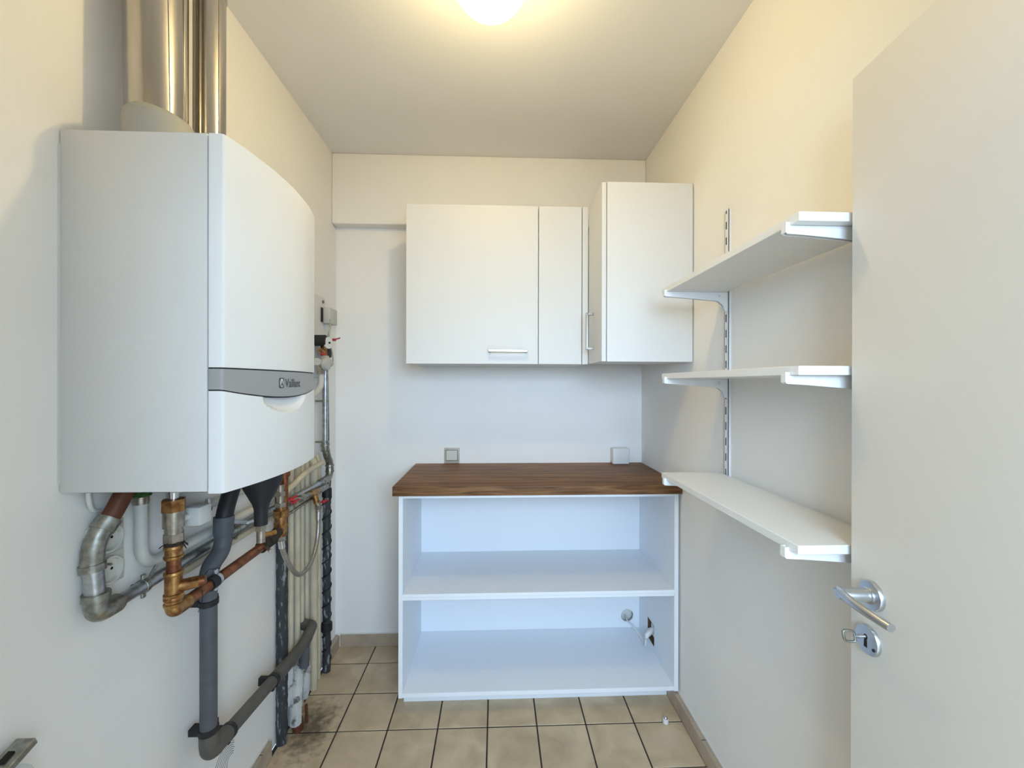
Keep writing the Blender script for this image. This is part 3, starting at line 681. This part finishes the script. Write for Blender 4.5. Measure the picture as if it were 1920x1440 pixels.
obj('tee_block', MB().cyl((XC, 1.37, .886), (XC, 1.40, .887), .020).cyl((XC, 1.405, .887), (XC, 1.44, .887), .0195).cyl((XC, 1.385, .886), (XC, 1.385, .925), .016).cyl((XC, 1.47, .90), (XC, 1.42, .888), .019), 'rope_dark', cp)
obj('stop_screw', MB().cyl((XC+.0, 1.385, .886), (XC+.05, 1.335, .886), .0045, 10).cyl((XC+.048, 1.337, .886), (XC+.052, 1.333, .886), .0075, 12), 'satin_steel', cp)

# 5 black valve with white lever housing
vb = thing('isolating_valve', 'black and chrome isolating valve behind the grey drain socket', 'valve', (-.80, 1.17, 1.05))
obj('body', MB().lathe([(.012, 0), (.02, .006), (.02, .02), (.012, .026)], (-.815, 1.155, 1.070), (1, 0, 0), 18).cyl((-.80, 1.10, 1.068), (-.80, 1.175, 1.072), .010), 'black_rubber', vb)
obj('spindle', MB().cyl((-.79, 1.158, 1.085), (-.79, 1.158, 1.105), .006, 12), 'chrome', vb)
obj('tail', MB().cyl((-.80, 1.085, 1.070), (-.80, 1.14, 1.070), .0125, 14), 'plastic_white', vb)
st = obj('steel_lever', MB().obox((-.79, 1.305, .99), (0, .94, -.34), (1, 0, 0), (0, .34, .94), (.085, .006, .012), .001).cyl((-.79, 1.335, .975), (-.79, 1.375, .972), .008, 12), 'satin_steel')
tag(st, 'flat steel lever between the grey drain and the black funnel', 'lever')

# 6 grey PVC drain
pv = thing('drain_pipe', 'dark grey plastic drain pipe dropping down the wall and running to the corner', 'pipe', (-0.803, 1.181, 0.3572))
obj('black_hose', MB().tube(spline([(-0.748, 1.214, 1.205), (-0.772, 1.243, 1.14), (-0.7991, 1.252, 1.061), (-0.803, 1.242, 1.017)]), .0225, 18), 'black_rubber', pv)
obj('socket', MB().tube([(-0.803, 1.242, 0.9674), (-0.803, 1.242, 0.9821), (-0.803, 1.243, 1.012), (-0.803, 1.244, 1.028)], [.0225, .0262, .0262, .0268], 22), 'pvc_grey', pv)
obj('offset_bend', MB().tube(fillet([(-0.803, 1.242, 0.992), (-0.803, 1.239, 0.9329), (-0.803, 1.181, 0.9034), (-0.803, 1.179, 0.8542)], .035, 8), .0228, 22), 'pvc_grey', pv)
obj('pipe', MB().cyl((-0.803, 1.179, 0.8788), (-0.803, 1.18, 0.4015), .0208, 22), 'pvc_grey', pv)
obj('elbow', MB().tube(fillet([(-0.803, 1.18, 0.4458), (-0.803, 1.182, 0.3789), (-0.803, 1.269, 0.375)], .05, 10), .0232, 22), 'pvc_brown', pv)
obj('pipe', MB().cyl((-0.803, 1.25, 0.3759), (-0.803, 1.575, 0.3425), .0203, 22), 'pvc_brown', pv)
obj('sleeve', MB().tube([(-0.803, 1.53, 0.3464), (-0.803, 1.575, 0.3425), (-0.803, 1.653, 0.3346), (-0.803, 1.707, 0.3317)], .0232, 22), 'pvc_brown', pv)
obj('end_bend', MB().tube(fillet([(-0.803, 1.693, 0.3326), (-0.803, 1.771, 0.3326), (-0.803, 1.806, 0.3523), (-.807, 1.84, .355), (XL+.002, 1.85, .355)], .03, 7), .0222, 22), 'pvc_brown', pv)
obj('drop_branch', MB().cyl((-.809, 1.766, .328), (-.809, 1.766, .225), .020, 18), 'pvc_grey', pv)
for (y, z, ax) in ((1.179, .81, (0, 0, 1)), (1.18, .451, (0, 0, 1)), (1.265, .374, (0, 1, -.1)), (1.511, .349, (0, 1, -.1))):
    c = V((-.803, y, z)); a = V(ax).normalized()
    k = obj('clip', MB().cyl(c-a*.008, c+a*.008, .0245, 20, .001).obox(c+V((-.03, 0, 0)), (1, 0, 0), a, a.cross(V((1, 0, 0))), (.034, .018, .026)), 'black_rubber', pv)
    e = V((0, 1, 0)) if a.z > .9 else V((0, 0, -1))
    obj('clip_tab', MB().obox(c+e*.030, e, a, e.cross(a), (.014, .012, .008), .001), 'black_rubber', k)

# 7 black funnel with brass foot
fn = thing('tundish_funnel', 'black rubber funnel tapering down under the boiler front', 'funnel', (-0.6675, 1.2, 1.013))
obj('cone', MB().tube([(-0.6701, 1.2, 1.1995), (-0.6701, 1.2, 1.166), (-0.6701, 1.198, 1.136), (-0.6693, 1.197, 1.079), (-0.6684, 1.195, 1.063), (-0.6684, 1.194, 1.019)], [0.0578, 0.0578, 0.0508, 0.0228, 0.0180, 0.0171], 28), 'black_rubber', fn)
obj('outlet', MB().cyl((-0.6684, 1.194, 0.9692), (-0.6684, 1.194, 1.022), .011).hexnut((-0.6684, 1.194, 1.004), (-0.6684, 1.194, 1.02), .0155), 'nickel', fn)
obj('side_cock', MB().cyl((-0.6684, 1.191, 0.9867), (-0.6439, 1.226, 0.9867), .007, 12), 'brass', fn)

# 8 brass filling valve group with copper riser
fv = thing('filling_valve', 'brass filling valve with red lever below the boiler corner', 'valve', (-.78, 1.53, .86))
obj('copper_riser', MB().tube(fillet([(-.785, 1.556, .92), (-.785, 1.556, 1.185), (-.765, 1.235, 1.165), (-.765, 1.235, 1.215)], .025), .0125, 16), 'copper', fv)
obj('copper_riser', MB().tube(fillet([(-.79, 1.515, 1.03), (-.79, 1.515, 1.145), (-.80, 1.215, 1.15), (-.80, 1.215, 1.215)], .025), .011, 16), 'copper', fv)
cc = MB()
for z in (1.128, 1.108, 1.085): cc.cyl((-.785, 1.553, z-.006), (-.785, 1.553, z+.006), .0205)
cc.cyl((-.785, 1.553, 1.075), (-.785, 1.553, 1.14), .017)
obj('copper_coupling', cc, 'copper', fv)
bb = MB().cyl((-.78, 1.52, .868), (-.78, 1.52, .955), .0205).hexnut((-.78, 1.52, .94), (-.78, 1.52, .962), .0275).cyl((-.78, 1.52, .962), (-.78, 1.52, .985), .017).cyl((-.78, 1.52, .90), (-.78, 1.52, .915), .0235).cyl((-.78, 1.52, .895), (-.766, 1.45, .892), .014)
obj('brass_body', bb, 'brass', fv)
obj('nickel_valve', MB().cyl((-.78, 1.515, .98), (-.78, 1.515, 1.055), .0125).hexnut((-.78, 1.515, 1.015), (-.78, 1.515, 1.03), .018).hexnut((-.78, 1.515, .975), (-.78, 1.515, .99), .019), 'nickel', fv)
obj('knurled_nut', MB().hexnut((-.78, 1.522, .85), (-.78, 1.522, .87), .017), 'nickel', fv)
red_lever(fv, (-.75, 1.535, .997), (.25, 1, .15))

# 9 cross pipe with drain cocks and the braided hose
xp = thing('cross_pipe', 'short steel cross pipe with two red-lever cocks holding the braided hose', 'pipe', (-.79, 1.75, .92))
obj('pipe', MB().tube([(-.792, 1.60, .962), (-.795, 1.80, .945), (-.805, 1.98, .935)], .0105, 14), 'cast_steel', xp)
obj('nut', MB().hexnut((-.792, 1.615, .961), (-.793, 1.65, .958), .017), 'nickel', xp); obj('nut', MB().hexnut((-.793, 1.69, .955), (-.793, 1.72, .952), .016), 'nickel', xp)
obj('tee', MB().cyl((-.795, 1.79, .946), (-.797, 1.86, .941), .0155).cyl((-.796, 1.828, .945), (-.785, 1.83, .895), .0125), 'brass', xp)
obj('cock', MB().cyl((-.783, 1.832, .905), (-.78, 1.834, .855), .011).hexnut((-.781, 1.833, .87), (-.78, 1.834, .885), .0155), 'nickel', xp)
red_lever(xp, (-.772, 1.868, .892), (.4, 1, 0)); red_lever(xp, (-.772, 1.60, .968), (.2, 1, .1))
lp = obj('lower_pipe', MB().cyl((-.80, 1.58, .915), (-.815, 2.03, .918), .006, 10), 'cast_steel', xp)
hh = thing('braided_hose', 'braided steel hose hanging in a loop between two valves', 'hose', (-.78, 1.68, .67))
obj('hose', MB().tube(spline([(-.78, 1.834, .845), (-.779, 1.832, .80), (-.776, 1.812, .74), (-.772, 1.765, .688), (-.77, 1.70, .662), (-.77, 1.63, .676), (-.773, 1.572, .735), (-.778, 1.535, .80), (-.78, 1.522, .845)], 8), .0088, 14), 'hose_braid', hh)
obj('ferrule', MB().cyl((-.78, 1.834, .857), (-.78, 1.832, .822), .0115, 14), 'chrome', hh)
obj('ferrule', MB().cyl((-.78, 1.522, .853), (-.779, 1.527, .822), .0115, 14), 'chrome', hh)
cdg = obj('cream_water_pipe', MB().tube(spline([(-.80, 1.575, 1.002), (-.797, 1.66, 1.025), (-.80, 1.76, 1.045), (-.81, 1.95, 1.052)]), .011, 14), 'pipe_cream')
tag(cdg, 'bent cream pipe rising from the copper riser to the steel elbow', 'pipe')

# 10 vertical pipes in the corner
bc = thing('soil_pipe', 'flaking black-painted pipe standing on the floor by the skirting end', 'pipe', (-.8445, 1.655, 0))
obj('shaft', MB().tube([(-.8445, 1.655, .0005+.012*k) for k in range(100)], [.0208+random.uniform(-.001, .001) for k in range(100)], 18), 'flaky_black', bc)
obj('collar', MB().tube([(-.8445, 1.655, .055), (-.8445, 1.655, .06), (-.8445, 1.655, .085), (-.8445, 1.655, .09)], [.021, .0215, .0215, .021], 18), 'flaky_black', bc)
crm = ((1.738, .0105, 'first cream riser pipe beside the flaking black pipe'), (1.793, .0115, 'second cream riser pipe from the flaking black pipe'), (1.842, .0085, 'slim cream riser pipe, third from the flaking black pipe'), (1.888, .0080, 'slim cream riser pipe just left of the broad pale sleeve'), (1.943, .0165, 'broad pale sleeve pipe among the cream risers'), (2.010, .0095, 'cream riser pipe next to the black wrapped pipe'))
for y, r, lab in crm:
    x = XL+.004+r; z0 = .0005
    if y < 1.8: z0 = .30
    zt = 1.42 if y < 1.9 else 1.05
    o = obj('riser_pipe', MB().tube(fillet([(x, y, z0), (x, y+random.uniform(-.002, .002), .5), (x, y, 1.0), (x, y+.002, zt), (XL+.001, y+.004, zt+.03)], .012), r, 16), 'pipe_cream'); tag(o, lab, 'pipe', 'cream riser pipes on the boiler wall')
bk = thing('wrapped_pipe', 'black taped pipe in the far left corner', 'pipe', (-.832, 2.058, 0))
obj('core', MB().tube([(-.834, 2.058, .0005+.01*k) for k in range(97)], [.0185+random.uniform(-.0015, .0015) for k in range(97)], 16), 'flaky_black', bk)
tp = []
for k in range(220):
    z = .06+k*.0038; a = k*.33; tp.append((-.834+.0195*cos(a), 2.058+.0195*sin(a), z))
obj('tape_wrap', MB().tube(tp, .0038, 6), 'black_rubber', bk)
obj('joint', MB().cyl((-.834, 2.058, .20), (-.834, 2.058, .24), .026, 18, .003), 'black_rubber', bk); obj('joint', MB().cyl((-.834, 2.058, .86), (-.834, 2.058, .905), .0225, 18, .003), 'black_rubber', bk)
obj('upper_conduit', MB().tube([(-.834, 2.07, .95), (-.838, 2.075, 1.15), (-.84, 2.07, 1.45)], .008, 10), 'black_rubber', bk)
pl1 = MB().tube([(-.822, 1.795, z) for z in (.232, .22, .19, .16, .13, .10, .07)], [.018, .025, .027, .024, .026, .021, .015], 12).jitter(.002)
tag(obj('plastered_stub', pl1, 'plaster_flake'), 'white plaster-crusted pipe stub below the drain branch', 'pipe')
pl2 = MB().tube(fillet([(-.815, 1.70, .04), (-.815, 1.705, .15), (-.822, 1.74, .21), (-.845, 1.75, .22)], .04, 6), .024, 12).jitter(.0025)
tag(obj('plastered_stub', pl2, 'plaster_flake'), 'bent plaster-crusted pipe stub beside the flaking black pipe', 'pipe')
pl3 = MB().tube([(-.838, 1.692, z) for z in (.30, .27, .24, .2, .16, .12)], [.010, .017, .020, .016, .019, .012], 10).jitter(.0025)
tag(obj('plaster_crust', pl3, 'plaster_flake'), 'ragged strip of white plaster clinging beside the flaking black pipe', 'plaster')
tag(obj('floor_stub', MB().tube([(-.81, 1.715, .0005), (-.812, 1.712, .045)], .021, 14).tube([(-.79, 1.75, .0005), (-.793, 1.75, .075)], .006, 10), 'rust_pipe'), 'rusty pipe foot on the stained floor tile', 'pipe')

# 11 sockets and cables under the boiler
ds = thing('double_socket', 'cream double wall socket half hidden by the steel gas pipe', 'socket', (XL, .94, .975))
obj('cover', MB().box((XL, .897, .972), (XL+.006, .983, 1.112), .002, 2), 'socket_cream', ds)
for zc in (1.077, 1.007):
    s_ = obj('insert', MB().lathe([(.0310, .0055), (.0305, .0155), (.0295, .0165), (.0262, .0165), (.0255, .0155), (.0250, .0066)], (XL, .942, zc), (1, 0, 0), 32), 'socket_cream', ds)
    obj('contact_hole', MB().lathe([(.0032, .0064), (.0032, .0070)], (XL, .932, zc), (1, 0, 0), 12).lathe([(.0032, .0064), (.0032, .0070)], (XL, .952, zc), (1, 0, 0), 12), 'dark_hole', s_)['kind'] = 'stuff'
    obj('earth_pin', MB().cyl((XL+.0064, .942, zc+.013), (XL+.0155, .942, zc+.013), .0026, 10), 'cast_steel', s_)
obj('joint_line', MB().box((XL+.0058, .899, 1.0405), (XL+.0065, .981, 1.0425)), 'plastic_beige', ds)
tag(obj('boiler_cable', MB().tube(spline([(-.845, .885, 1.21), (-.848, .888, 1.18), (-.856, .905, 1.152), (-.860, .935, 1.143), (-.860, .965, 1.15), (-.858, .985, 1.165), (-.852, .995, 1.205)]), .0042, 10), 'plastic_white'), 'white cable looping below the boiler near the socket', 'cable')
tag(obj('boiler_cable', MB().tube(spline([(-.735, .93, 1.21), (-.735, .945, 1.185), (-.735, .985, 1.170), (-.735, 1.03, 1.178), (-.735, 1.06, 1.21)]), .0038, 10), 'plastic_white'), 'white cable sagging in front of the chrome pipe', 'cable')

# 12 metal clamp at the lower left edge, pencil rings, small fitting on the floor
bl = thing('wall_clamp', 'steel pipe clamp on the wall at the lower left edge', 'clamp', (-.84, .73, .74))
obj('strap', MB().obox((-.838, .742, .772), (0, .93, .36), (1, 0, 0), (0, -.36, .93), (.055, .034, .014), .002).box((XL, .716, .745), (-.835, .744, .768), .002), 'cast_steel', bl)
obj('slot', MB().obox((-.8385, .736, .7775), (0, .93, .36), (1, 0, 0), (0, -.36, .93), (.018, .010, .006)), 'dark_hole', bl)
obj('ring', MB().lathe([(.022, 0), (.024, .003), (.024, .018), (.022, .021)], (-.838, .742, .722), (.2, 0, 1), 20), 'chrome', bl)
rings = MB()
for k in range(7):
    rr = .022+.0085*k; a0, a1 = radians(60-random.uniform(0, 30)), radians(200+random.uniform(0, 30))
    rings.tube([(XL+.0003, 1.375+rr*.85*cos(a0+(a1-a0)*q/18)-.004*k, .185+rr*sin(a0+(a1-a0)*q/18)) for q in range(19)], .0008, 5)
pm = obj('pencil_rings', rings, 'pencil'); tag(pm, 'dark pencil arcs scribbled on the wall below the drain elbow', 'marking')
sb = thing('small_fitting', 'small white and chrome plug lying on the floor by the right skirting', 'fitting', (.712, 1.693, 0))
obj('body', MB().lathe([(.010, 0), (.0115, .002), (.0115, .017), (.010, .019)], (.712, 1.693, .0005), (0, 0, 1), 18), 'plastic_white', sb)
obj('ball', MB().sphere((.712, 1.693, .021), .0085, 18, 10), 'chrome', sb)
